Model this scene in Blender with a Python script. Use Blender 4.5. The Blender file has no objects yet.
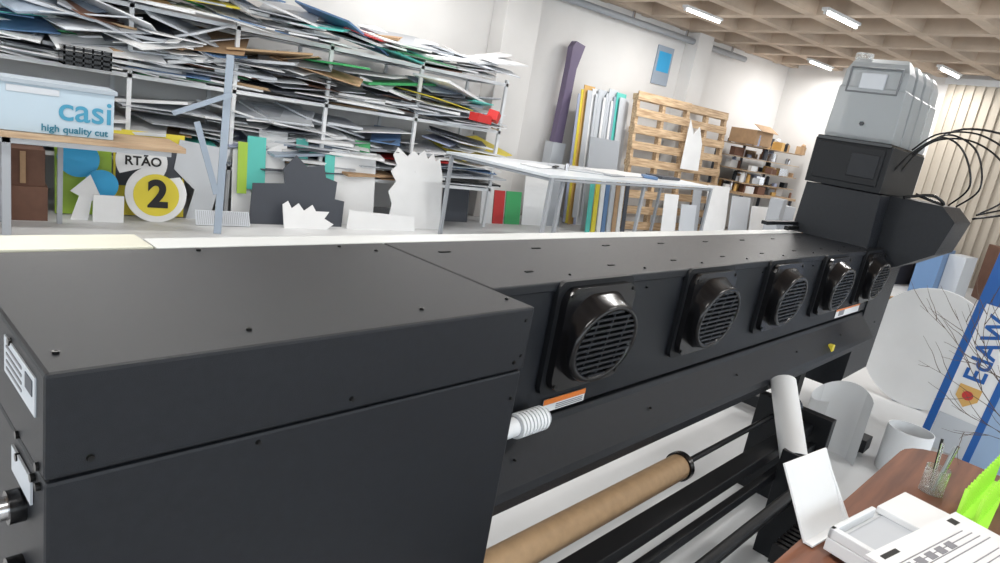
import bpy, math, random
from mathutils import Vector, Matrix, Euler
random.seed(7)
col=bpy.context.collection
PA=math.radians(8.4174)   # printer is turned 8.4 deg in the room
# ---------------------------------------------------------------- materials
MATS={}
def mat(name,c,rough=.5,metal=0,noise=0,scale=20,bump=0,bscale=200,emit=None,alpha=1,trans=0,spec=.5,ior=1.45,coat=0):
    if name in MATS: return MATS[name]
    m=bpy.data.materials.new(name); m.use_nodes=True; nt=m.node_tree; b=nt.nodes['Principled BSDF']
    b.inputs['Base Color'].default_value=(*c,1); b.inputs['Roughness'].default_value=rough; b.inputs['Metallic'].default_value=metal
    b.inputs['Specular IOR Level'].default_value=spec; b.inputs['IOR'].default_value=ior
    b.inputs['Transmission Weight'].default_value=trans; b.inputs['Alpha'].default_value=alpha; b.inputs['Coat Weight'].default_value=coat
    if emit: b.inputs['Emission Color'].default_value=(*c,1); b.inputs['Emission Strength'].default_value=emit
    if noise or bump:
        tc=nt.nodes.new('ShaderNodeTexCoord')
    if noise:
        n=nt.nodes.new('ShaderNodeTexNoise'); n.inputs['Scale'].default_value=scale; n.inputs['Detail'].default_value=6
        nt.links.new(tc.outputs['Object'],n.inputs['Vector'])
        r=nt.nodes.new('ShaderNodeValToRGB'); r.color_ramp.elements[0].position=.3; r.color_ramp.elements[1].position=.7
        r.color_ramp.elements[0].color=(*[x*(1-noise) for x in c],1); r.color_ramp.elements[1].color=(*[min(1,x*(1+noise)) for x in c],1)
        nt.links.new(n.outputs['Fac'],r.inputs['Fac']); nt.links.new(r.outputs['Color'],b.inputs['Base Color'])
    if bump:
        n2=nt.nodes.new('ShaderNodeTexNoise'); n2.inputs['Scale'].default_value=bscale; n2.inputs['Detail'].default_value=3
        nt.links.new(tc.outputs['Object'],n2.inputs['Vector'])
        bp=nt.nodes.new('ShaderNodeBump'); bp.inputs['Strength'].default_value=bump; bp.inputs['Distance'].default_value=.002
        nt.links.new(n2.outputs['Fac'],bp.inputs['Height']); nt.links.new(bp.outputs['Normal'],b.inputs['Normal'])
    MATS[name]=m; return m
def woodmat(name,c1,c2,scale=6,axis=0):
    if name in MATS: return MATS[name]
    m=bpy.data.materials.new(name); m.use_nodes=True; nt=m.node_tree; b=nt.nodes['Principled BSDF']; b.inputs['Roughness'].default_value=.55
    tc=nt.nodes.new('ShaderNodeTexCoord'); mp=nt.nodes.new('ShaderNodeMapping'); s=[14,14,14]; s[axis]=1.2; mp.inputs['Scale'].default_value=s
    n=nt.nodes.new('ShaderNodeTexNoise'); n.inputs['Scale'].default_value=scale; n.inputs['Detail'].default_value=8
    r=nt.nodes.new('ShaderNodeValToRGB'); r.color_ramp.elements[0].position=.35; r.color_ramp.elements[1].position=.68
    r.color_ramp.elements[0].color=(*c1,1); r.color_ramp.elements[1].color=(*c2,1)
    nt.links.new(tc.outputs['Object'],mp.inputs['Vector']);nt.links.new(mp.outputs['Vector'],n.inputs['Vector']);nt.links.new(n.outputs['Fac'],r.inputs['Fac']);nt.links.new(r.outputs['Color'],b.inputs['Base Color'])
    MATS[name]=m; return m
BLK=mat('powder_coat_black',(.0100,.0118,.0155),.42,noise=.14,scale=60,bump=.35,bscale=900,spec=.36)
BLK2=mat('black_metal_lower',(.006,.007,.009),.48,bump=.2,bscale=700,spec=.32)
PLA=mat('gloss_black_plastic',(.005,.005,.006),.24)
DRK=mat('dark_void',(.003,.003,.003),.7)
SCR=mat('black_screw',(.008,.008,.008),.28,metal=.3)
CRM=mat('cream_cover',(.52,.52,.43),.4)
CRW=mat('white_aluminium_cover',(.54,.56,.56),.4)
WHT=mat('white_paper',(.74,.75,.76),.6,noise=.03,scale=4)
WH2=mat('white_paint',(.72,.74,.76),.45)
TTP=mat('white_table_top',(.62,.66,.70),.35,noise=.08,scale=2)
GRY=mat('grey_sheet',(.34,.36,.39),.5)
LGR=mat('light_grey_sheet',(.52,.55,.59),.5)
DGR=mat('dark_grey_sheet',(.055,.062,.078),.5)
STL=mat('steel',(.6,.6,.62),.25,metal=1)
KRF=mat('kraft_paper',(.43,.29,.165),.6,noise=.08,scale=30)
CRD=mat('cardboard',(.40,.26,.15),.75,noise=.1,scale=12)
BRN=mat('brown_box',(.15,.075,.05),.7,noise=.1,scale=12)
ORG=mat('label_orange',(.75,.2,.03),.4)
YEL=mat('yellow_board',(.72,.60,.05),.4)
LIM=mat('lime_board',(.36,.56,.06),.4)
BLU=mat('cyan_blue_board',(.03,.36,.68),.4)
PBL=mat('pale_blue_acrylic',(.31,.37,.45),.25)
NVY=mat('banner_blue',(.012,.10,.36),.4)
PBN=mat('banner_pale_blue',(.30,.42,.60),.4)
RED=mat('red_board',(.5,.03,.03),.4)
GRN=mat('green_board',(.05,.35,.12),.4)
TEA=mat('teal_board',(.10,.52,.46),.4)
PUR=mat('purple_letter_paint',(.15,.12,.20),.5)
ORB=mat('orange_board',(.62,.38,.12),.4)
BLU2=mat('blue_sheet',(.12,.22,.40),.4)
LAV=mat('lavender_sheet',(.36,.40,.55),.4)
BOXB=mat('box_blue',(.42,.52,.60),.6)
BOXG=mat('box_lid_grey',(.34,.39,.44),.6)
TXB=mat('box_letter_blue',(.05,.26,.40),.5)
TXT=mat('box_text_teal',(.02,.16,.24),.5)
INK=mat('ink_black',(.01,.01,.01),.5)
INKG=mat('ink_grey',(.22,.22,.24),.6)
NEO=mat('neon_green_acrylic',(.50,.98,.10),.2,trans=.1)
TNK=mat('translucent_tank',(.44,.47,.49),.28,trans=.35,alpha=.82)
TNL=mat('tank_label',(.16,.17,.18),.4)
CLR=mat('clear_plastic',(.9,.92,.92),.1,trans=.85)
FIL=mat('frosted_film',(.60,.61,.62),.45,trans=.15)
TWG=mat('dry_twig',(.09,.06,.045),.8)
WOD=woodmat('pallet_wood',(.36,.23,.13),(.66,.49,.31),3,0)
PLY=woodmat('plywood_top',(.34,.23,.14),(.50,.37,.24),3,0)
DSK=woodmat('desk_wood_red',(.12,.045,.025),(.22,.085,.045),2,0)
TUB=mat('lamp_tube',(1,.99,.96),.4,emit=9)
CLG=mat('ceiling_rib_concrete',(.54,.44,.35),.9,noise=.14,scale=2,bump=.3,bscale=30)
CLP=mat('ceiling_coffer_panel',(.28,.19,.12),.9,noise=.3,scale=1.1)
WAL=mat('plaster_wall',(.70,.69,.68),.8,noise=.05,scale=1.0,bump=.15,bscale=40)
FLR=mat('concrete_floor',(.54,.55,.56),.5,noise=.14,scale=.9,bump=.1,bscale=20)
SHT=mat('beige_shutter',(.48,.43,.36),.6)
# ---------------------------------------------------------------- mesh builder
class MB:
    def __init__(s): s.v=[];s.f=[];s.m=[];s.sm=[];s.mats=[]
    def mi(s,m):
        if m not in s.mats: s.mats.append(m)
        return s.mats.index(m)
    def add(s,vs,fs,m,sm=False,M=None):
        o=len(s.v); s.v+= [tuple(M@Vector(v)) if M else tuple(v) for v in vs]
        k=s.mi(m)
        for f in fs: s.f.append([o+i for i in f]); s.m.append(k); s.sm.append(sm)
    def box(s,a,b,m,M=None,inset=0):
        x0,y0,z0=a;x1,y1,z1=b
        s.add([(x0,y0,z0),(x1,y0,z0),(x1,y1,z0),(x0,y1,z0),(x0,y0,z1),(x1,y0,z1),(x1,y1,z1),(x0,y1,z1)],
              [(3,2,1,0),(4,5,6,7),(0,1,5,4),(1,2,6,5),(2,3,7,6),(3,0,4,7)],m,M=M)
    def rbox(s,c,size,rot,m):
        M=Matrix.Translation(c)@Euler([math.radians(r) for r in rot]).to_matrix().to_4x4()
        h=[q/2 for q in size]; s.box((-h[0],-h[1],-h[2]),h,m,M)
    def cyl(s,p0,p1,r,m,r1=None,n=28,cap=True,capm=None):
        p0=Vector(p0);p1=Vector(p1);r1=r if r1 is None else r1
        d=(p1-p0).normalized(); u=d.orthogonal().normalized(); w=d.cross(u)
        ra=[p0+(u*math.cos(t)+w*math.sin(t))*r for t in [2*math.pi*i/n for i in range(n)]]
        rb=[p1+(u*math.cos(t)+w*math.sin(t))*r1 for t in [2*math.pi*i/n for i in range(n)]]
        s.add(ra+rb,[(i,(i+1)%n,n+(i+1)%n,n+i) for i in range(n)],m,True)
        if cap: s.add(ra,[list(range(n))[::-1]],capm or m); s.add(rb,[list(range(n))],capm or m)
    def pipe(s,p0,p1,r,ri,m,n=32):
        p0=Vector(p0);p1=Vector(p1);d=(p1-p0).normalized(); u=d.orthogonal().normalized(); w=d.cross(u)
        R=lambda p,q:[p+(u*math.cos(t)+w*math.sin(t))*q for t in [2*math.pi*i/n for i in range(n)]]
        a,b,c,e=R(p0,r),R(p1,r),R(p0,ri),R(p1,ri)
        s.add(a+b,[(i,(i+1)%n,n+(i+1)%n,n+i) for i in range(n)],m,True)
        s.add(c+e,[(n+i,n+(i+1)%n,(i+1)%n,i) for i in range(n)],m,True)
        s.add(a+c,[(n+i,n+(i+1)%n,(i+1)%n,i) for i in range(n)],m)
        s.add(b+e,[(i,(i+1)%n,n+(i+1)%n,n+i) for i in range(n)],m)
    def prism(s,pts,off,m,M=None,side=None):
        n=len(pts); a=[Vector(p) for p in pts]; b=[p+Vector(off) for p in a]
        s.add(a,[list(range(n))[::-1]],m,M=M); s.add(b,[list(range(n))],m,M=M)
        s.add(a+b,[(i,(i+1)%n,n+(i+1)%n,n+i) for i in range(n)],side or m,M=M)
    def tube(s,pts,r,m,n=8,taper=None):
        pts=[Vector(p) for p in pts]; rings=[]
        for i,p in enumerate(pts):
            d=(pts[min(i+1,len(pts)-1)]-pts[max(i-1,0)]).normalized()
            if i==0: u=d.orthogonal().normalized()
            else: u=(u-d*u.dot(d)).normalized()
            w=d.cross(u); rr=r*(1-(taper or 0)*i/(len(pts)-1))
            rings+= [p+(u*math.cos(t)+w*math.sin(t))*rr for t in [2*math.pi*k/n for k in range(n)]]
        s.add(rings,[(i*n+k,i*n+(k+1)%n,(i+1)*n+(k+1)%n,(i+1)*n+k) for i in range(len(pts)-1) for k in range(n)]+[list(range(n))[::-1],[ (len(pts)-1)*n+k for k in range(n)]],m,True)
    def ball(s,c,r,m,sc=(1,1,1),n=16):
        vs=[];h=n//2
        for j in range(h+1):
            for i in range(n):
                t=math.pi*j/h;q=2*math.pi*i/n
                vs.append((c[0]+r*sc[0]*math.sin(t)*math.cos(q),c[1]+r*sc[1]*math.sin(t)*math.sin(q),c[2]+r*sc[2]*math.cos(t)))
        s.add(vs,[((j+1)*n+i,(j+1)*n+(i+1)%n,j*n+(i+1)%n,j*n+i) for j in range(h) for i in range(n)],m,True)
    def done(s,name,fr='w',bevel=0,parent=None,seg=2):
        me=bpy.data.meshes.new(name); me.from_pydata(s.v,[],s.f)
        for m in s.mats: me.materials.append(m)
        me.polygons.foreach_set('material_index',s.m); me.polygons.foreach_set('use_smooth',s.sm); me.update()
        ob=bpy.data.objects.new(name,me); col.objects.link(ob)
        if fr=='p' and parent is None: ob.rotation_euler=(0,0,PA)
        if parent: ob.parent=parent
        if bevel:
            bv=ob.modifiers.new('bevel','BEVEL'); bv.width=bevel; bv.segments=seg; bv.limit_method='ANGLE'; bv.angle_limit=math.radians(50)
        return ob
def text(body,size,loc,rot,m,parent,name='lettering',ext=.001,sx=1,bold=0):
    c=bpy.data.curves.new(name,'FONT'); c.body=body; c.size=size; c.extrude=ext; c.align_x='CENTER'; c.align_y='CENTER'; c.offset=bold
    o=bpy.data.objects.new(name,c); col.objects.link(o)
    dg=bpy.context.evaluated_depsgraph_get(); me=bpy.data.meshes.new_from_object(o.evaluated_get(dg)); bpy.data.objects.remove(o)
    me.materials.clear(); me.materials.append(m)
    o=bpy.data.objects.new(name,me); col.objects.link(o); o.parent=parent
    o.location=loc; o.rotation_euler=[math.radians(r) for r in rot]; o.scale=(sx,1,1)
    return o
def smooth_pts(P,k=8):
    P=[Vector(p) for p in P]; out=[]
    for i in range(len(P)-1):
        a=P[max(i-1,0)];b=P[i];c=P[i+1];d=P[min(i+2,len(P)-1)]
        for j in range(k):
            t=j/k; out.append(.5*((2*b)+(c-a)*t+(2*a-5*b+4*c-d)*t*t+(3*b-a-3*c+d)*t**3))
    out.append(P[-1]); return out
# ================================================================ camera
f=668.514
def fr(y,pi,ro):
    a=math.radians(y);e=math.radians(pi);r=math.radians(ro)
    def tr(v):
        x,yy,z=v; y2=yy*math.cos(e)-z*math.sin(e); z2=yy*math.sin(e)+z*math.cos(e)
        return Vector((x*math.cos(r)-y2*math.sin(r), x*math.sin(r)+y2*math.cos(r), z2))
    return tr((math.sin(a),0,math.cos(a))),tr((-math.cos(a),0,math.sin(a))),tr((0,-1,0))
Xw,Yw,Zw=fr(41.3983+8.4174,13.9016,10.0819)
R=Matrix([(v.x,-v.y,-v.z) for v in (Xw,Yw,Zw)])
cam=bpy.data.cameras.new('camera'); co=bpy.data.objects.new('camera',cam); col.objects.link(co)
co.matrix_world=Matrix.Translation((0,0,1.6))@R.to_4x4()
cam.sensor_width=36; cam.lens=f*36/1000; cam.clip_start=.02; cam.clip_end=200
bpy.context.scene.camera=co
# ================================================================ room
X0,X1,Y0,Y1,ZC=-6,14.5,-5,8.6,3.67
b=MB(); b.box((X0-.2,Y0-.2,-.12),(X1+.2,Y1+.2,0),FLR); b.done('floor')
b=MB(); b.box((X0-.2,Y1,0),(X1+.2,Y1+.2,4.1),WAL); b.done('wall_back')
b=MB(); b.box((X1,Y0,0),(X1+.2,Y1,4.1),WAL); b.done('wall_right')
b=MB(); b.box((X0-.2,Y0,0),(X0,Y1,1.0),WAL); b.box((X0-.2,Y0,3.2),(X0,Y1,4.1),WAL)
for y in (-5,-1.6,1.8,5.2,8.2): b.box((X0-.2,y,1.0),(X0,y+.4,3.2),WAL)
b.done('wall_left')
b=MB(); b.box((X0,Y0-.2,0),(X1,Y0,.9),WAL); b.box((X0,Y0-.2,3.3),(X1,Y0,4.1),WAL)
x=X0
while x<X1: b.box((x,Y0-.2,.9),(x+.4,Y0,3.3),WAL); x+=4.0
b.done('wall_front')
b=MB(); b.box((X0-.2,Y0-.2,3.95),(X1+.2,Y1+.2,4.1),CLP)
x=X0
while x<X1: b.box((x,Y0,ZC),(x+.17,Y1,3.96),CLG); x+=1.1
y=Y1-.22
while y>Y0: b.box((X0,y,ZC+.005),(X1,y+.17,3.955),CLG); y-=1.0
b.done('ceiling')
b=MB(); b.box((6.2,8.25,0),(6.85,8.595,ZC-.005),WAL); b.done('column',bevel=.01)
b=MB(); b.box((10.75,8.3,0),(11.2,8.595,ZC-.005),WAL); b.done('column')
b=MB()
y=-3.0
while y<5.2: b.box((14.42,y,0),(14.47,y+.09,3.55),SHT); y+=.16
b.box((14.46,-3,0),(14.49,5.3,3.55),SHT); b.box((14.4,-3.1,3.55),(14.49,5.35,3.66),WH2)
b.done('door_1')
b=MB(); b.tube([(6.9,8.42,3.5),(9,8.42,3.5),(12.5,8.42,3.5)],.055,GRY,12)
for x in (7.5,9,10.5,12): b.box((x,8.4,3.5),(x+.03,8.44,3.66),STL)
b.done('ceiling_conduit_pipe')
def lamp(x,y,L=.95,e=52):
    b=MB(); b.box((x-L/2,y-.05,ZC-.04),(x+L/2,y+.05,ZC-.002),WH2); b.cyl((x-L/2+.02,y,ZC-.06),(x+L/2-.02,y,ZC-.06),.02,TUB)
    for q in (-1,1): b.box((x+q*(L/2-.02)-.012,y-.02,ZC-.085),(x+q*(L/2-.02)+.012,y+.02,ZC-.035),WH2)
    o=b.done('fluorescent_ceiling_lamp')
    l=bpy.data.lights.new('tube_light','AREA'); l.shape='RECTANGLE'; l.size=L; l.size_y=.2; l.energy=e; l.color=(1,.985,.96)
    lo=bpy.data.objects.new('tube_light',l); col.objects.link(lo); lo.location=(x,y,ZC-.1); lo.parent=o
for x,y in ((9.15,7.1),(13.5,7.35),(9.4,5.0),(13.5,5.0),(4.6,7.1),(.2,7.1),(5.0,5.0),(.6,5.0),(5,2.6),(.6,2.6),(9.4,2.6),(-3.6,5),(-3.6,2.2),(.6,-.2),(5,-.2),(9.4,-1)): lamp(x,y)
# ================================================================ printer (p frame)
E=bpy.data.objects.new('wide_format_printer',None); col.objects.link(E); E.rotation_euler=(0,0,PA)
YB,YF,YK=.89,1.03,1.46
XL,XR,XE=.21,1.137,4.66
b=MB()
b.box((XL,YB,.22),(XR,1.56,1.046),BLK)
b.box((XL-.002,YB-.003,1.050),(XR+.003,YK,1.2),BLK)
b.box((XL+.01,YB+.01,1.03),(XR-.01,YK-.01,1.06),DRK)
for x in (.3,.95):
    for y in (.98,1.4): b.cyl((x,y,0),(x,y,.22),.03,SCR); b.cyl((x,y,0),(x,y,.02),.05,SCR)
b.done('left_cabinet',parent=E,bevel=.006)
b=MB()
b.box((XR+.004,YF+.002,.80),(XE,YK,1.194),BLK)
b.box((XR+.005,YF-.005,1.172),(XE,YK,1.2),BLK)
b.box((XR+.004,YF+.03,.77),(XE,YK,.80),DRK)
b.done('fan_beam_cover',parent=E,bevel=.005)
b=MB()
b.box((XL-.3,YK+.003,1.13),(.54,1.575,1.203),CRM); b.box((.546,YK+.003,1.13),(4.42,1.548,1.2),CRW)
b.box((XL,YK+.003,.70),(4.42,1.545,1.125),BLK2)
b.done('rear_cream_cover',parent=E,bevel=.004)
b=MB()
prof=[(1.06,.785),(1.035,.785),(1.03,.765),(.945,.665),(.935,.645),(.94,.61),(.96,.595),(1.35,.63),(1.35,.785)]
b.prism([(XR+.004,y,z) for y,z in prof],(XE-XR,0,0),BLK)
b.done('sloped_media_guide',parent=E,bevel=.005)
# screws / slots
b=MB()
def scr_top(x,y,r=.007): b.cyl((x,y,1.198),(x,y,1.204),r,SCR,n=12); b.cyl((x,y,1.2035),(x,y,1.2045),r*.5,DRK,n=6)
def scr_f(x,yy,z,r=.007): b.cyl((x,yy+.003,z),(x,yy-.005,z),r,SCR,n=14,r1=r*.7); b.cyl((x,yy-.0045,z),(x,yy-.0056,z),r*.4,DRK,n=6)
for x in (.235,.5,.86,1.11): scr_top(x,YB+.06,.0045)
for x in (.26,.62,.98): scr_top(x,YK-.03,.005)
scr_top(1.06,1.38,.005)
for i in range(9):
    x=1.25+i*.4
    b.box((x,YK-.12,1.198),(x+.04,YK-.112,1.2025),DRK); b.box((x+.12,YF+.09,1.198),(x+.15,YF+.098,1.2025),DRK); scr_top(x+.25,YF+.04,.004)
for x in (.26,.67,1.10): scr_f(x,YB-.002,1.072,.006)
for x,z in ((1.115,1.17),(1.12,1.085),(1.115,.98),(.5,1.03),): scr_f(x,YB,z,.005)
for i in range(12):
    scr_f(1.25+i*.31,YF,1.15,.004)
for i in range(6): scr_f(1.3+i*.7,.983,.72,.004)
for y,z in ((.915,1.06),(.915,1.03),(.94,1.03),(1.02,1.055),(1.02,1.02),(.92,.88),(1.06,1.18)):
    b.cyl((XL+.003,y,z),(XL-.006,y,z),.006,SCR,n=12)
b.done('screws',parent=E)
# labels
b=MB()
b.box((XL-.004,.925,1.125),(XL-.001,1.09,1.18),LGR); b.box((XL-.005,.935,1.15),(XL-.0035,.97,1.172),DGR)
for k in range(4): b.box((XL-.005,.99,1.133+k*.011),(XL-.0035,1.075,1.137+k*.011),INKG)
b.box((XL-.004,.945,.985),(XL-.001,1.05,1.025),LGR)
b.box((1.44,YF-.003,.805),(1.64,YF-.001,.846),WHT); b.box((1.44,YF-.004,.829),(1.64,YF-.0025,.846),ORG)
for k in range(3): b.box((1.50,YF-.004,.809+k*.006),(1.63,YF-.0025,.812+k*.006),INKG)
b.box((4.05,YF-.003,.81),(4.50,YF-.001,.86),WHT); b.box((4.1,YF-.004,.818),(4.2,YF-.0025,.85),INKG); b.box((4.05,YF-.004,.85),(4.5,YF-.0025,.86),ORG)
b.box((3.86,.945,.665),(3.90,.97,.70),YEL)
b.done('labels',parent=E)
# fans
def fan(x,z):
    b=MB()
    def rr(w,h,r,y,cx,cz,n=5):
        P=[]
        for sx,sz,a0 in ((1,1,0),(-1,1,90),(-1,-1,180),(1,-1,270)):
            for k in range(n+1):
                a=math.radians(a0+90*k/n); P.append((cx+sx*(w/2-r)+r*math.cos(a),y,cz+sz*(h/2-r)+r*math.sin(a)))
        return P
    b.prism(rr(.37,.33,.03,YF,x,z),(0,-.016,0),BLK2)
    b.prism(rr(.335,.30,.045,YF-.016,x,z),(0,-.022,0),PLA)
    RX,RZ=.152,.116; cx=x-.008; cz=z-.008
    ytop,ybot=YF-.090,YF-.066
    def ell(s,dy=0,n=44):
        P=[]
        for i in range(n):
            a=2*math.pi*i/n; zz=math.sin(a); y=(ytop+ybot)/2+(ytop-ybot)/2*zz
            P.append((cx+RX*s*math.cos(a),y+dy,cz+RZ*s*zz))
        return P
    n=44
    base=[]
    for i in range(n):
        a=2*math.pi*i/n; c,s_=math.cos(a),math.sin(a)
        k=1/max(abs(c)**4+abs(s_)**4,1e-6)**.25
        base.append((x+.150*c*min(k,1.08),YF-.036,z+.132*s_*min(k,1.08)))
    mid=[((p[0]+q[0])/2*1.0,p[1]*.45+q[1]*.55,(p[2]*.35+q[2]*.65)) for p,q in zip(base,ell(1.03))]
    L=[base,mid,ell(1.03),ell(1.0,-.008),ell(.90,-.008),ell(.88,.006),ell(.88,.03)]
    vs=[p for l in L for p in l]
    b.add(vs,[(l*n+i,(l+1)*n+i,(l+1)*n+(i+1)%n,l*n+(i+1)%n) for l in range(len(L)-1) for i in range(n)],PLA,True)
    b.add(ell(.9,.024),[list(range(n))],DRK)
    k=-.84
    while k<.86:
        w=RX*.885*math.sqrt(max(0,1-(k/.885)**2)); y=(ytop+ybot)/2+(ytop-ybot)/2*k; zz=cz+RZ*k
        b.box((cx-w,y-.006,zz-.0036),(cx+w,y+.012,zz+.0036),BLK); k+=.153
    for k in (-.075,0,.075):
        w=RZ*.885*math.sqrt(1-(k/RX/.885)**2)
        b.prism([(cx+k-.003,ybot-.003,cz-w),(cx+k+.003,ybot-.003,cz-w),(cx+k+.003,ytop-.003,cz+w),(cx+k-.003,ytop-.003,cz+w)],(0,.006,0),BLK)
    for sx in (-1,1):
        for sz in (-1,1): b.cyl((x+sx*.150,YF-.034,z+sz*.132),(x+sx*.150,YF-.042,z+sz*.132),.006,SCR,n=10)
    b.done('cooling_fan',parent=E)
for i in range(5): fan(1.575+.718*i,1.037)
# spiral hose fitting
b=MB(); b.cyl((1.142,.985,.825),(1.30,.985,.825),.026,WH2)
for k in range(8): b.cyl((1.275+k*.014,.985,.825),(1.284+k*.014,.985,.825),.034,WH2,n=20)
b.cyl((1.27,.985,.825),(1.395,.985,.825),.027,GRY)
b.done('spiral_hose_fitting',parent=E)
# left rods
b=MB()
for z in (.955,.845): b.cyl((XL+.02,1.0,z),(XL-.12,1.0,z),.017,STL); b.cyl((XL,1.0,z),(XL-.02,1.0,z),.024,PLA)
b.done('left_guide_rods',parent=E)
# right cabinet
b=MB()
prof=[(1.50,1.53),(.80,1.52),(.715,1.44),(.76,1.235),(.93,1.115),(1.02,1.07),(1.03,.32),(1.10,.245),(1.5,.245)]
b.prism([(4.662,y,z) for y,z in prof],(.55,0,0),BLK)
for y in (1.12,1.42): b.cyl((4.9,y,0),(4.9,y,.25),.035,SCR)
b.done('right_cabinet',parent=E,bevel=.012)
b=MB()
b.prism([(4.45,1.07,1.2),(4.45,1.53,1.2),(4.45,1.52,1.52),(4.45,1.085,1.52)][::-1],(.8,0,0),BLK)
b.box((4.43,1.09,1.525),(5.25,1.53,1.80),BLK2)
b.box((4.418,1.12,1.56),(4.44,1.50,1.78),BLK2)
b.box((4.42,1.10,1.79),(5.27,1.52,1.815),PLA)
b.box((4.412,1.14,1.60),(4.42,1.30,1.74),BLK)
b.box((4.25,1.48,1.21),(4.43,1.51,1.235),SCR); b.box((3.95,1.50,1.24),(4.45,1.54,1.262),BLK2)
b.done('ink_station_base',parent=E,bevel=.008)
for i in range(4):
    x=4.45+i*.215
    b=MB()
    vs=[];
    lev=[(0,0,0),(.02,-.004,-.004),(.30,.004,.004),(.305,.012,.012),(.40,.016,.016),(.45,.035,.035),(.475,.06,.05)]
    for h,ix,iy in lev:
        vs+=[(x+ix,1.115+iy,1.815+h),(x+.185-ix,1.115+iy,1.815+h),(x+.185-ix,1.495-iy,1.815+h),(x+ix,1.495-iy,1.815+h)]
    fs=[(3,2,1,0)]; nl=len(lev)
    for l in range(nl-1):
        for k in range(4): fs.append((l*4+k,l*4+(k+1)%4,l*4+4+(k+1)%4,l*4+4+k))
    fs.append(tuple(range(nl*4-4,nl*4))); b.add(vs,fs,TNK)
    for (ya,yb,za,zb) in ((1.16,1.45,2.225,2.235),(1.16,1.45,2.085,2.095),(1.16,1.17,2.085,2.235),(1.44,1.45,2.085,2.235)): b.box((x-.004,ya,za),(x+.014,yb,zb),TNL)
    b.box((x-.003,1.24,2.11),(x+.014,1.38,2.20),LGR)
    b.cyl((x+.09,1.42,2.28),(x+.09,1.42,2.32),.05,CLR); b.cyl((x-.004,1.30,1.91),(x-.014,1.30,1.91),.014,PLA,n=6)
    b.box((x-.002,1.13,1.83),(x+.187,1.48,1.845+.02*i),PLA)
    b.done('ink_tank',parent=E,bevel=.006)
b=MB()
for i in range(2):
    P=[(4.6+i*.16,1.10,1.66),(4.6+i*.16,1.02,1.80+.03*i),(4.6+i*.14,.90,1.90+.03*i),(4.62+i*.12,.78-.04*i,1.84+.02*i),(4.64+i*.08,.70-.04*i,1.66),(4.7+i*.06,.78-.03*i,1.53)]
    b.tube(smooth_pts(P),.0055,PLA)
for i in range(2):
    P=[(4.9,1.1,1.78+.04*i),(4.9,.98,1.90+.04*i),(4.9,.80-.04*i,1.92+.04*i),(4.9,.62-.1*i,1.82),(4.9,.54-.1*i,1.64),(4.9,.66,1.50)]
    b.tube(smooth_pts(P),.0055,PLA)
P=[(5.1,1.1,1.85),(5.1,.9,2.0),(5.1,.6,1.97),(5.1,.38,1.78),(5.1,.42,1.60),(5.1,.70,1.47)]
b.tube(smooth_pts(P),.007,PLA)
b.tube(smooth_pts([(4.6,1.0,1.53),(4.62,.86,1.57),(4.66,.80,1.53),(4.64,.95,1.56)]),.009,PLA)
b.done('ink_tubes',parent=E)
# stand + take-up
b=MB()
for x in (4.3,):
    b.box((x,1.18,.06),(x+.10,1.30,.64),BLK2); b.box((x-.02,.72,.04),(x+.12,1.75,.12),BLK2)
    for y in (.78,1.68): b.cyl((x+.02,y,.03),(x+.08,y,.03),.03,DRK)
b.done('stand',parent=E,bevel=.004)
b=MB()
b.box((1.15,.775,.40),(3.26,.845,.45),BLK2); b.box((1.15,.74,.33),(3.25,.77,.37),BLK2)
b.cyl((1.15,.60,.43),(2.75,.60,.43),.018,BLK2); b.cyl((1.15,.66,.30),(2.9,.66,.30),.022,BLK2)
b.box((3.25,.70,.0),(3.31,1.05,.50),BLK2); b.box((2.75,.56,.0),(2.80,.74,.48),BLK2)
b.cyl((3.19,.89,.50),(3.25,.89,.50),.05,PLA); b.cyl((3.175,.89,.50),(3.19,.89,.50),.025,STL)
b.done('take_up_rails',parent=E,bevel=.003)
b=MB(); b.cyl((1.145,.94,.44),(2.25,.94,.44),.048,KRF); b.cyl((2.25,.94,.44),(2.275,.94,.44),.056,PLA); b.cyl((2.275,.94,.44),(2.31,.94,.44),.03,DRK)
b.cyl((2.31,.94,.44),(3.25,.94,.44),.012,BLK2)
b.done('kraft_core_roll',parent=E)
# ================================================================ paper rolls / floor things (p frame)
b=MB(); b.pipe((3.03,.895,.665),(2.80,.70,.44),.055,.050,WHT); b.done('paper_roll','p')
b=MB()
P=[];n=20
for i in range(n+1):
    a=math.radians(-60+230*i/n); P.append((4.05+.16*math.cos(a),.86+.16*math.sin(a)))
vs=[(x,y,.0) for x,y in P]+[(x,y,.40+.05*math.sin(i*.3)) for i,(x,y) in enumerate(P)]
b.add(vs,[(i,i+1,n+2+i,n+1+i) for i in range(n)],FIL,True); b.done('curled_film_sheet','p')
b=MB(); b.prism([(5.75,.80+.42*math.cos(t),.46+.46*math.sin(t)) for t in [2*math.pi*i/48 for i in range(48)]],(.02,0,0),WHT)
b.box((5.77,.70,0),(5.80,.90,.7),LGR); b.done('round_white_board','p')
b=MB(); b.pipe((4.35,.54,0),(4.35,.54,.27),.12,.114,WH2); b.cyl((4.35,.54,.0),(4.35,.54,.01),.118,WH2); b.done('white_bucket','p')
b=MB(); b.box((7.2,1.0,0),(7.7,1.5,.5),CRD); b.prism([(7.2,1.0,.5),(7.2,1.5,.5),(7.05,1.5,.58),(7.05,1.0,.58)],(0,0,.005),CRD); b.done('cardboard_box','p')
b=MB(); b.box((2.3,.42,.25),(2.75,.56,.30),PLA)
for i in range(14): b.box((2.3+i*.032,.42,.30),(2.318+i*.032,.56,.325),PLA)
for x in (2.35,2.7): b.box((x,.46,0),(x+.03,.54,.25),BLK2)
b.done('ribbed_black_tray','p')
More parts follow.
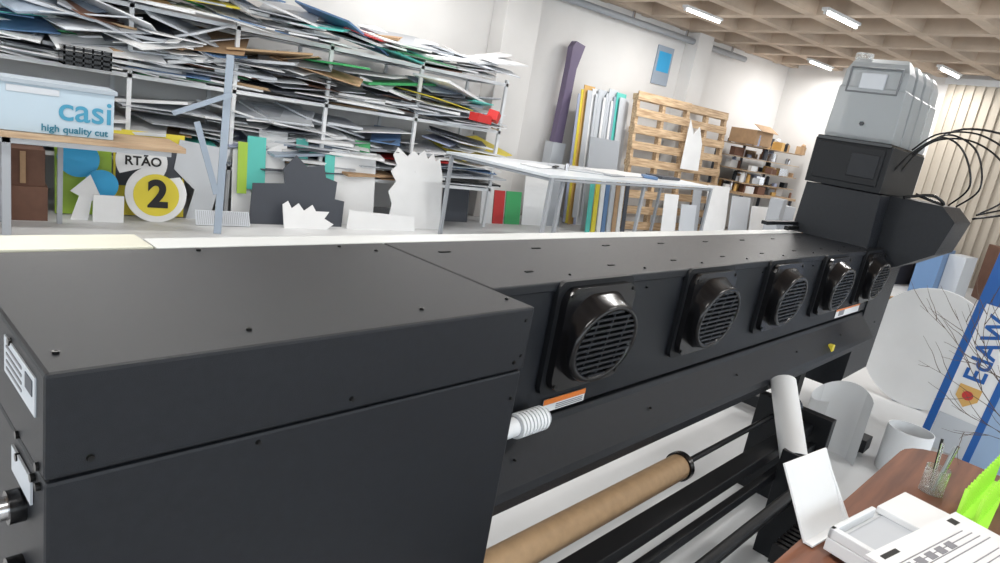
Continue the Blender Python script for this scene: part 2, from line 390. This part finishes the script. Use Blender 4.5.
# roll-up banner board
bb=MB(); M=Matrix.Translation((5.0,.575,0))@Matrix.Rotation(math.radians(3.5),4,'X')
bb.box((0,-.62,0.02),(.02,0,1.38),WHT,M); bb.box((-.002,-.045,0.02),(0,0,1.38),NVY,M); bb.box((-.003,-.30,0.02),(-.001,-.26,1.38),NVY,M)
bb.box((-.003,-.62,0.02),(-.001,-.30,1.38),PBN,M)
bb.box((-.003,-.62,1.0),(-.001,0,1.38),NVY,M); bb.box((-.004,-.26,.02),(-.002,-.05,.26),LGR,M); bb.box((-.03,-.62,0),(.05,.0,.04),GRY)
o=bb.done('advertising_banner','p')
t=text('EdAW',.16,(0,0,0),(0,0,0),NVY,o,sx=1.2,bold=.003); t.matrix_local=M@Matrix.Translation((-.004,-.15,.73))@Euler((math.radians(90),math.radians(-90),math.radians(-90))).to_matrix().to_4x4()
c=MB(); c.prism([(-.006,-.15+y,.42+z) for y,z in ((-.06,.06),(.06,.06),(.06,-.02),(0,-.08),(-.06,-.02))],(.003,0,0),ORB); c.cyl((-.008,-.15,.42),(-.005,-.15,.42),.03,RED)
o2=c.done('logo',parent=o); o2.matrix_local=M
# black rack far right
b=MB()
for x in (6.4,7.2):
    for y in (.1,.60): b.box((x,y,0),(x+.03,y+.03,1.35),BLK2)
for z in (.2,.6,1.0): b.box((6.4,.1,z),(7.23,.63,z+.02),BLK2)
b.cyl((6.35,.34,1.13),(7.3,.34,1.13),.1,WHT); b.box((6.5,.15,.62),(6.8,.5,.85),GRY); b.box((6.85,.15,.62),(7.1,.5,.9),BLU2); b.box((6.5,.15,.22),(7.0,.5,.5),CRD); b.cyl((6.6,.5,1.02),(6.6,.5,1.2),.03,GRY); b.cyl((6.5,.58,1.02),(6.5,.58,1.25),.03,DGR)
b.cyl((6.5,.55,.62),(6.5,.55,.85),.03,RED); b.cyl((6.5,.45,.62),(6.5,.45,.88),.03,DGR)
b.box((6.42,.52,.22),(6.46,.60,1.0),DGR)
b.done('black_storage_rack','p')
# ================================================================ desk (p frame)
b=MB()
P=[(1.25,.345),(2.50,.32)]+[(2.50+.16*math.sin(math.radians(a)),.16+.16*math.cos(math.radians(a))) for a in range(15,91,15)]+[(2.60,-.7),(1.25,-.7)]
b.prism([(x,y,.715) for x,y in P][::-1],(0,0,.035),DSK,side=mat('desk_edge_orange',(.36,.12,.05),.45))
for x in (1.3,2.48):
    for y in (-.65,.22): b.box((x,y,0),(x+.05,y+.05,.715),BLK2)
b.done('wooden_desk','p')
b=MB()
T=Matrix.Translation((1.60,.325,.753))@Matrix.Rotation(math.radians(-8),4,'Z')
b.box((0,-.003,0),(.215,.003,.185),WHT,T@Matrix.Rotation(math.radians(-32),4,'X'))
b.box((0,-.02,0),(.215,.0,.006),WHT,T)
b.prism([(.205,-.018,.0),(.205,.0,.0),(.205,.085,.14)],(.006,0,0),WHT,T)
b.done('folded_white_card','p',bevel=.001)
b=MB(); M=Matrix.Translation((1.60,.285,.751))@Matrix.Rotation(math.radians(-9),4,'Z')
b.box((0,-.17,.012),(.42,0,.045),WH2,M); b.box((.02,-.15,.045),(.40,-.02,.05),LGR,M)
b.box((.24,-.16,.05),(.41,-.005,.068),WHT,M); b.box((0,-.17,.045),(.018,0,.07),WH2,M); b.box((.0,-.012,.045),(.22,0,.07),WH2,M)
for x in (.03,.38):
    for y in (-.15,-.02): b.cyl(M@Vector((x,y,0)),M@Vector((x,y,.013)),.01,DGR,n=10)
b.done('white_paper_tray','p',bevel=.003)
b=MB()
M=Matrix.Translation((1.545,.195,.828))@Matrix.Rotation(math.radians(-12),4,'Z')@Matrix.Rotation(math.radians(1.5),4,'X')
b.box((0,-.33,-.005),(.46,0,0),WHT,M); 
random.seed(5)
for k in range(18):
    y=-.05-k*.0145
    if k in (4,10): continue
    b.box((.03,y,.0),(.03+random.uniform(.25,.40),y+.0022,.0008),INKG,M)
for k in range(5): b.box((.05+k*.05,-.075,.0004),(.08+k*.05,-.055,.0012),INKG,M)
b.box((.03,-.028,0),(.10,-.016,.0008),INK,M); b.box((.38,-.03,0),(.41,-.01,.0008),INK,M)
b.done('printed_document','p')
b=MB()
for i in range(15):
    a=i/14; x=2.08+a*.44; y=.10-a*.03
    b.box((x,y-.006,.765),(x+.008,y+.002,.865),NEO); b.box((x+.006,y-.045,.765),(x+.014,y-.037,.855),NEO)
b.box((2.06,.03,.752),(2.54,.105,.765),NEO)
b.done('green_acrylic_comb','p')
b=MB(); b.pipe((2.26,.185,.752),(2.26,.185,.83),.032,.029,CLR)
for dx,dy,m in ((.01,.01,INK),(-.012,.005,CLR),(.004,-.014,STL),(-.006,-.01,GRY)): b.cyl((2.26+dx*.5,.185+dy*.5,.76),(2.26+dx*1.8,.185+dy*1.8,.91),.004,m,n=10)
b.done('pen_cup','p')
b=MB(); b.cyl((2.45,-.12,.752),(2.45,-.12,.85),.04,PLA)
random.seed(3)
def br(p,d,L,dep):
    pts=[Vector(p)];dd=Vector(d).normalized()
    for i in range(7):
        dd=(dd+Vector((random.uniform(-.18,.18),random.uniform(-.18,.18),random.uniform(-.12,.16)))).normalized(); pts.append(pts[-1]+dd*L/7)
        if dep and i in (1,3,4,5): br(pts[-1],dd+Vector((random.uniform(-.8,.8),random.uniform(-.8,.8),random.uniform(-.5,.6))),L*.5,dep-1)
    b.tube(pts,.0022 if dep>1 else .0012,TWG,5,.6)
for d in ((.1,.75,.7),(.0,1.0,.6),(.3,.2,.9),(-.1,.5,1)): br((2.45,-.12,.84),d,.5,2)
b.done('dry_twig_arrangement','p')
random.seed(11)
# ================================================================ shelving
b=MB()
LV=[.55,1.36,2.0]
posts=[-1.6,-.15,1.29,2.27,3.3,4.5,5.85]
for x in posts:
    for y in (7.52,8.45): b.box((x-.02,y-.02,0),(x+.02,y+.02,2.05 if x>1 else 2.6),WH2)
for z in LV:
    b.box((-1.6,7.50,z-.035),(5.87,7.54,z+.005),WH2); b.box((-1.6,8.43,z-.03),(5.87,8.47,z),WH2)
    for x in posts: b.box((x-.015,7.54,z-.028),(x+.015,8.43,z-.005),WH2)
    b.box((-1.58,7.55,z-.004),(5.85,8.42,z),LGR)
b.box((-1.6,7.50,2.57),(1.3,7.54,2.6),WH2)
b.done('storage_shelving')
SC=[WHT]*16+[WH2]*6+[LGR]*7+[GRY]*4+[DGR]*3+[PBL,PBL,CRD,CRD,YEL,GRN,LAV,KRF,PLA,BRN,TEA,RED,BLU2]
PB=MB()
def pile(x0,x1,z0,h,n,tilt,out=.35,ymax=7.95):
    b=PB
    for i in range(n):
        L=random.uniform(.3,1.15); W=random.uniform(.3,.9); T=random.choice((.006,.01,.014,.02,.03))
        z=z0+.012+h*(i+.5)/n*random.uniform(.72,1.0)
        cx=random.uniform(x0,x1); L=min(L,2*min(cx-x0+.3,x1-cx+.3))
        cy=random.uniform(7.52-out+W/2,ymax)
        t=tilt*(.3+(i/n)); rx=random.gauss(t*.75,t*.5); ry=random.gauss(0,t*.55)
        rx=min(rx,18); z=max(z, z0+.012+abs(math.sin(math.radians(rx)))*W*.35)
        b.rbox((cx,cy,z+T),(L,W,T),(rx,ry,random.gauss(0,t*2.4)),random.choice(SC))
pile(2.35,5.7,1.36,.46,78,10,.28)
pile(2.0,5.7,2.0,.30,54,9,.28)
pile(1.35,2.25,1.36,.56,42,14,.28)
pile(1.0,2.4,2.0,.50,34,16,.28)
pile(-1.4,1.25,1.36,.60,84,15,.28)
pile(-1.4,1.25,2.0,.58,58,16,.28)
pile(-1.4,2.2,.55,.6,60,6,.1)
pile(2.35,5.75,.55,.68,90,8,.15)
PB.done('sheet_offcut_pile')
b=MB(); b.rbox((5.2,7.10,1.50),(.26,.16,.10),(0,5,10),RED); b.rbox((5.40,7.10,1.55),(.14,.14,.12),(10,20,40),RED); b.cyl((5.1,7.04,1.47),(5.5,7.14,1.60),.025,RED); b.done('red_plastic_parts')
b=MB()
x0,x1,z0,z1,ya,yb=.70,1.06,1.37,1.53,6.98,7.36
for k in range(4): b.box((x0,ya,z0+k*.043),(x1,ya+.02,z0+.025+k*.043),PLA)
for k in range(6): b.box((x0+k*(x1-x0-.015)/5,ya,z0),(x0+.015+k*(x1-x0-.015)/5,ya+.02,z1),PLA)
b.box((x0,ya+.02,z0),(x1,yb,z0+.015),PLA); b.box((x0,ya+.02,z0),(x0+.015,yb,z1),PLA); b.box((x1-.015,ya+.02,z0),(x1,yb,z1),PLA); b.box((x0,yb-.02,z0),(x1,yb,z1),PLA)
b.done('black_plastic_crate')
# ================================================================ left table + box
b=MB(); b.box((-1.6,6.35,.79),(1.55,7.0,.835),PLY); b.box((-1.5,6.42,.74),(1.45,6.46,.79),LGR)
for x in (-1.5,.25):
    for y in (6.42,6.9): b.box((x,y,0),(x+.06,y+.05,.79),GRY)
b.box((.66,6.9,0),(.70,6.95,.79),GRY)
o=b.done('work_table',bevel=.003)
b=MB(); b.box((-.35,6.42,.838),(1.0,6.85,1.21),BOXB); b.box((-.37,6.40,1.20),(1.02,6.87,1.235),BOXG); b.box((.28,6.413,1.135),(.62,6.419,1.185),LGR)
o=b.done('blue_carton',bevel=.004)
text('casi',.26,(.80,6.414,1.04),(90,0,0),TXB,o,bold=.003); text('high quality cut',.075,(.73,6.414,.885),(90,0,0),TXT,o,bold=.0015)
# ================================================================ leaning signs
def lean(name,pts,y,m,t=.012,th=8):
    b=MB(); M=Matrix.Translation((0,y,0))@Matrix.Rotation(math.radians(-th),4,'X')
    b.prism([(x,0,z) for x,z in pts][::-1],(0,t,0),m,M); o=b.done(name); return o,M
def rect(x0,x1,z0,z1): return [(x0,z0),(x1,z0),(x1,z1),(x0,z1)]
def disc(cx,cz,r,n=40,a0=0,a1=360): return [(cx+r*math.cos(math.radians(a0+(a1-a0)*i/n)),cz+r*math.sin(math.radians(a0+(a1-a0)*i/n))) for i in range(n)]
b=MB(); b.box((.27,7.0,0),(.60,7.3,.30),BRN); b.box((.25,7.02,.30),(.58,7.3,.62),BRN); b.box((.40,6.995,.33),(.44,7.02,.60),CRD); b.box((-.6,7.0,0),(.2,7.35,.55),BRN); b.done('brown_carton')
lean('lime_green_board',rect(.68,1.14,.01,.66),7.30,LIM)
o,M=lean('yellow_board',rect(1.16,1.80,.01,.84),7.34,YEL)
c=MB(); c.prism([(x,-.004,z) for x,z in rect(1.18,1.78,.30,.75)][::-1],(0,.003,0),DGR); q=c.done('dark_stripe',parent=o); q.matrix_local=M
lean('blue_round_sign',disc(.86,.54,.17,30),7.22,BLU)
lean('blue_round_sign',disc(1.04,.32,.14),7.17,BLU)
lean('white_arrow_board',[(.78,.0),(.92,.0),(.95,.18),(1.04,.18),(.94,.42),(.78,.26),(.85,.22)],7.10,WHT)
e=disc(1.50,.27,.275,40,118,408)
e2=disc(1.37,.575,.225,30,-46,222)
o,M=lean('number_two_sign',e+e2,7.12,WHT)
c=MB(); c.prism([(x,-.005,z) for x,z in disc(1.50,.26,.205)][::-1],(0,.004,0),YEL); q=c.done('yellow_disc',parent=o); q.matrix_local=M
t=text('2',.36,(0,0,0),(0,0,0),INK,o,bold=.014,name='numeral_two'); t.matrix_local=M@Matrix.Translation((1.51,-.012,.26))@Euler((math.radians(90),0,0)).to_matrix().to_4x4()
t=text('RTÃO',.12,(0,0,0),(0,0,0),INK,o,bold=.003); t.matrix_local=M@Matrix.Translation((1.38,-.006,.575))@Euler((math.radians(90),0,0)).to_matrix().to_4x4()
b=MB(); b.box((.95,7.03,0),(1.20,7.06,.25),WHT); b.done('white_carton')
lean('white_board',[(1.82,.0),(2.05,.0),(2.25,.75),(1.75,.8),(1.7,.5),(1.9,.3)],7.32,LGR)
o,M=lean('hatched_test_print',rect(1.84,2.38,.01,.17),7.0,LGR,th=30)
c=MB()
for i in range(26): c.box((1.86+i*.02,-.003,.02),(1.866+i*.02,-.001,.16),GRY)
q=c.done('hatching',parent=o); q.matrix_local=M
b=MB(); b.rbox((1.98,6.75,.85),(.07,.012,1.70),(-6,2,0),PBL); b.rbox((1.76,6.72,1.22),(.56,.012,.045),(0,-26,0),PBL); b.rbox((1.82,6.70,.72),(.055,.012,.7),(0,-18,0),PBL); b.done('pale_blue_acrylic_arm')
lean('dark_grey_board',[(2.42,0),(3.50,0),(3.52,.30),(3.40,.32),(3.42,.52),(3.28,.56),(3.25,.70),(3.05,.66),(2.92,.78),(2.78,.62),(2.80,.46),(2.45,.44)],7.18,DGR)
def jag(x0,x1,z,amp,n):
    P=[(x0,0),(x1,0)]
    for i in range(n+1): P.append((x1-(x1-x0)*i/n,z+random.uniform(-amp,amp)))
    return P
lean('torn_white_board',jag(2.28,2.85,.80,.05,7),7.34,WHT)
lean('teal_board',rect(2.42,2.62,.35,.92),7.30,TEA); lean('lime_board',rect(2.32,2.42,.3,.85),7.29,LIM); lean('teal_board',rect(3.0,3.14,.5,.95),7.40,TEA); lean('white_board',rect(2.58,2.9,.3,1.0),7.42,WHT)
lean('white_board',jag(3.42,4.0,.88,.01,3),7.36,WHT); lean('teal_strip',rect(3.33,3.45,.02,.8),7.34,TEA)
lean('green_board',rect(3.75,3.95,.7,1.0),7.44,GRN)
lean('white_board',[(3.52,.0),(4.45,.0),(4.42,.18),(3.54,.22)],7.08,WHT)
lean('torn_foam_board',[(4.12,0),(4.92,0),(4.90,.70),(4.84,.92),(4.78,.88),(4.74,.97),(4.66,.90),(4.60,1.0),(4.52,.93),(4.44,.98),(4.36,.9),(4.22,1.0),(4.16,.9),(4.22,.78),(4.14,.70),(4.22,.58),(4.12,.45),(4.18,.3)],7.22,WHT)
lean('torn_white_piece',[(2.75,.0),(3.25,.0),(3.33,.06),(3.22,.12),(3.28,.2),(3.12,.2),(3.08,.27),(2.98,.2),(2.92,.28),(2.84,.22),(2.80,.30),(2.74,.26)],7.02,WHT,th=16)
for nm,x0,x1,z,m in (('red_sign',6.22,6.42,.5,RED),('green_sign',6.45,6.75,.5,GRN),('white_board',5.98,6.2,.8,WHT),('black_framed_board',5.3,5.75,.6,DGR),('white_board',6.8,7.3,.75,WHT),('grey_board',7.32,7.6,.9,GRY)): lean(nm,rect(x0,x1,.0,z),7.78,m)
# ================================================================ large white table
b=MB(); Q=[(5.02,5.43),(9.58,6.42),(9.38,7.30),(4.66,6.95)]
b.prism([(x,y,1.02) for x,y in Q],(0,0,.03),TTP)
def inn(p,k=.05): c=Vector((7.2,6.5)); v=Vector(p); return v+(c-v).normalized()*k
L=[inn(p,.08) for p in Q]
for p in L+[inn(((Q[0][0]+Q[1][0])/2,(Q[0][1]+Q[1][1])/2)),Vector((5.45,5.65))]: b.box((p.x-.02,p.y-.02,0),(p.x+.02,p.y+.02,1.02),GRY)
for i in range(4):
    p,q=L[i],L[(i+1)%4]; b.tube([(p.x,p.y,.995),(q.x,q.y,.995)],.018,GRY,6); 
b.done('white_work_table')
b=MB(); b.rbox((7.5,6.7,1.06),(1.2,.6,.01),(0,0,20),WHT); b.rbox((6.4,6.4,1.057),(.7,.4,.008),(0,0,-10),LGR); b.rbox((8.7,6.8,1.075),(.6,.3,.04),(0,0,10),DGR)
b.rbox((5.6,6.3,1.06),(.5,.3,.01),(0,0,30),WHT); b.rbox((8.0,6.5,1.075),(.3,.2,.04),(0,0,50),BLU2); b.rbox((6.9,6.2,1.062),(.5,.12,.015),(0,0,20),GRY)
b.cyl((6.0,6.2,1.05),(6.0,6.2,1.14),.03,STL); b.rbox((5.9,6.3,1.075),(.3,.05,.015),(0,0,40),INK); b.done('table_papers_and_tools')
# ================================================================ mid background
P=[(7.68,1.3),(7.86,1.3),(7.87,2.5),(7.97,2.88),(7.76,2.92),(7.70,2.82),(7.71,2.5)]
b=MB(); b.prism([(x,8.35,z) for x,z in P][::-1],(0,.12,0),PUR); b.box((7.62,8.3,0),(7.9,8.5,1.3),LGR); b.done('purple_letter')
b=MB(); cs=[LAV,YEL,ORB,LGR,LAV,WHT,LGR,LGR,PBL,WHT,LGR,LGR,WHT,PBL,TEA,LGR]
for i,m in enumerate(cs): 
    b.rbox((8.02+i*.066,8.12+.01*(i%3),1.08+.03*(i%4)),(.32,.012,2.1+.1*(i%3)),(-5,0,12),m)
b.done('upright_sheet_stack')
b=MB(); b.rbox((8.2,7.62,.75),(.7,.02,1.5),(-8,0,0),GRY)
for i,m in enumerate((TEA,YEL,WHT,BLU2,LGR,CRD,WHT,DGR)): b.rbox((7.85+i*.12,7.42,.40+.05*(i%3)),(.10,.02,.8+.1*(i%3)),(-6,0,8),m)
b.done('coloured_strip_stack')
def pallet(x0,x1,z0,z1,y,n,th=6):
    b=MB(); M=Matrix.Translation((0,y,0))@Matrix.Rotation(math.radians(-th),4,'X')
    for k in range(n):
        z=z0+(z1-z0-.10)*k/(n-1); b.box((x0,0,z),(x1,.02,z+.14),WOD,M); 
        if k%2==0: b.box((x0,.11,z),(x1,.13,z+.1),WOD,M)
    for x in (x0,(x0+x1)/2-.04,x1-.08): b.box((x,.02,z0),(x+.08,.11,z1),WOD,M)
    b.done('wooden_pallet')
pallet(9.05,10.55,.02,2.35,7.72,9); pallet(10.65,11.95,.02,2.35,7.85,9)
lean('white_card_cutout',[(10.35,1.2),(10.9,1.2),(10.9,1.7),(10.75,2.0),(10.6,1.85),(10.45,2.1),(10.4,1.7)],7.62,WHT,th=6)
b=MB(); b.box((10.0,8.57,2.62),(10.45,8.595,3.30),PBL); b.box((10.05,8.565,2.85),(10.40,8.572,3.2),BLU); b.done('blue_wall_poster')
for i,(x0,x1,z,y,m) in enumerate(((9.7,10.1,.75,7.35,WHT),(10.15,10.6,.6,7.3,LGR),(10.9,11.6,1.0,7.3,WHT),(11.65,12.3,.85,7.25,LGR),(12.3,12.9,.7,7.2,WHT),(10.62,10.88,.9,7.42,GRY))): lean('leaning_white_panel',rect(x0,x1,0,z),y,m)
b=MB(); b.box((12.2,7.5,.85),(14.3,8.4,.9),PLY)
for x in (12.25,14.2):
    for y in (7.55,8.3): b.box((x,y,0),(x+.05,y+.05,.85),DGR)
b.done('cluttered_workbench')
b=MB()
for i in range(120):
    x=random.uniform(12.3,14.2); y=random.uniform(7.55,8.3); s=random.uniform(.04,.11); z=random.choice((.9,.9,1.10,1.35,1.60,1.85)); 
    m=random.choice([CRD,WHT,DGR,GRY,LGR,ORB,BRN,KRF,CRD,STL,BLK,BRN,LAV])
    if i%3: b.rbox((x,y,z+s*.8),(s*2,s*1.6,s*1.6),(0,0,random.uniform(-30,30)),m)
    else: b.cyl((x,y,z),(x,y,z+s*1.5),s*.5,m,n=14); b.ball((x,y,z+s*1.8),s*.5,m,n=10)
for z in (1.08,1.33,1.58,1.83): b.box((12.25,7.6,z),(14.25,8.4,z+.015),PLY)
for x in (12.22,13.2,14.25): b.box((x,8.35,.9),(x+.03,8.4,2.1),DGR)
b.done('bench_clutter')
b=MB(); b.box((12.3,7.6,1.86),(12.9,8.2,2.15),CRD); b.rbox((12.6,7.6,2.2),(.6,.25,.01),(30,0,0),CRD); b.done('open_carton')
b=MB()
for i in range(26):
    x=random.uniform(11.2,14); y=random.uniform(3.2,6.8); h=random.uniform(.3,1.3); w=random.uniform(.15,.35)
    b.rbox((x,y,h/2),(w*2,w,h),(0,0,random.uniform(-40,40)),random.choice([WHT,CRD,LGR,GRY,DGR,BRN,BLU2]))
b.done('stacked_goods')
# ================================================================ world
w=bpy.data.worlds.new('daylight'); bpy.context.scene.world=w; w.use_nodes=True
bg=w.node_tree.nodes['Background']; bg.inputs[0].default_value=(.86,.94,1,1); bg.inputs[1].default_value=3.9
bpy.context.scene.view_settings.view_transform='Standard'
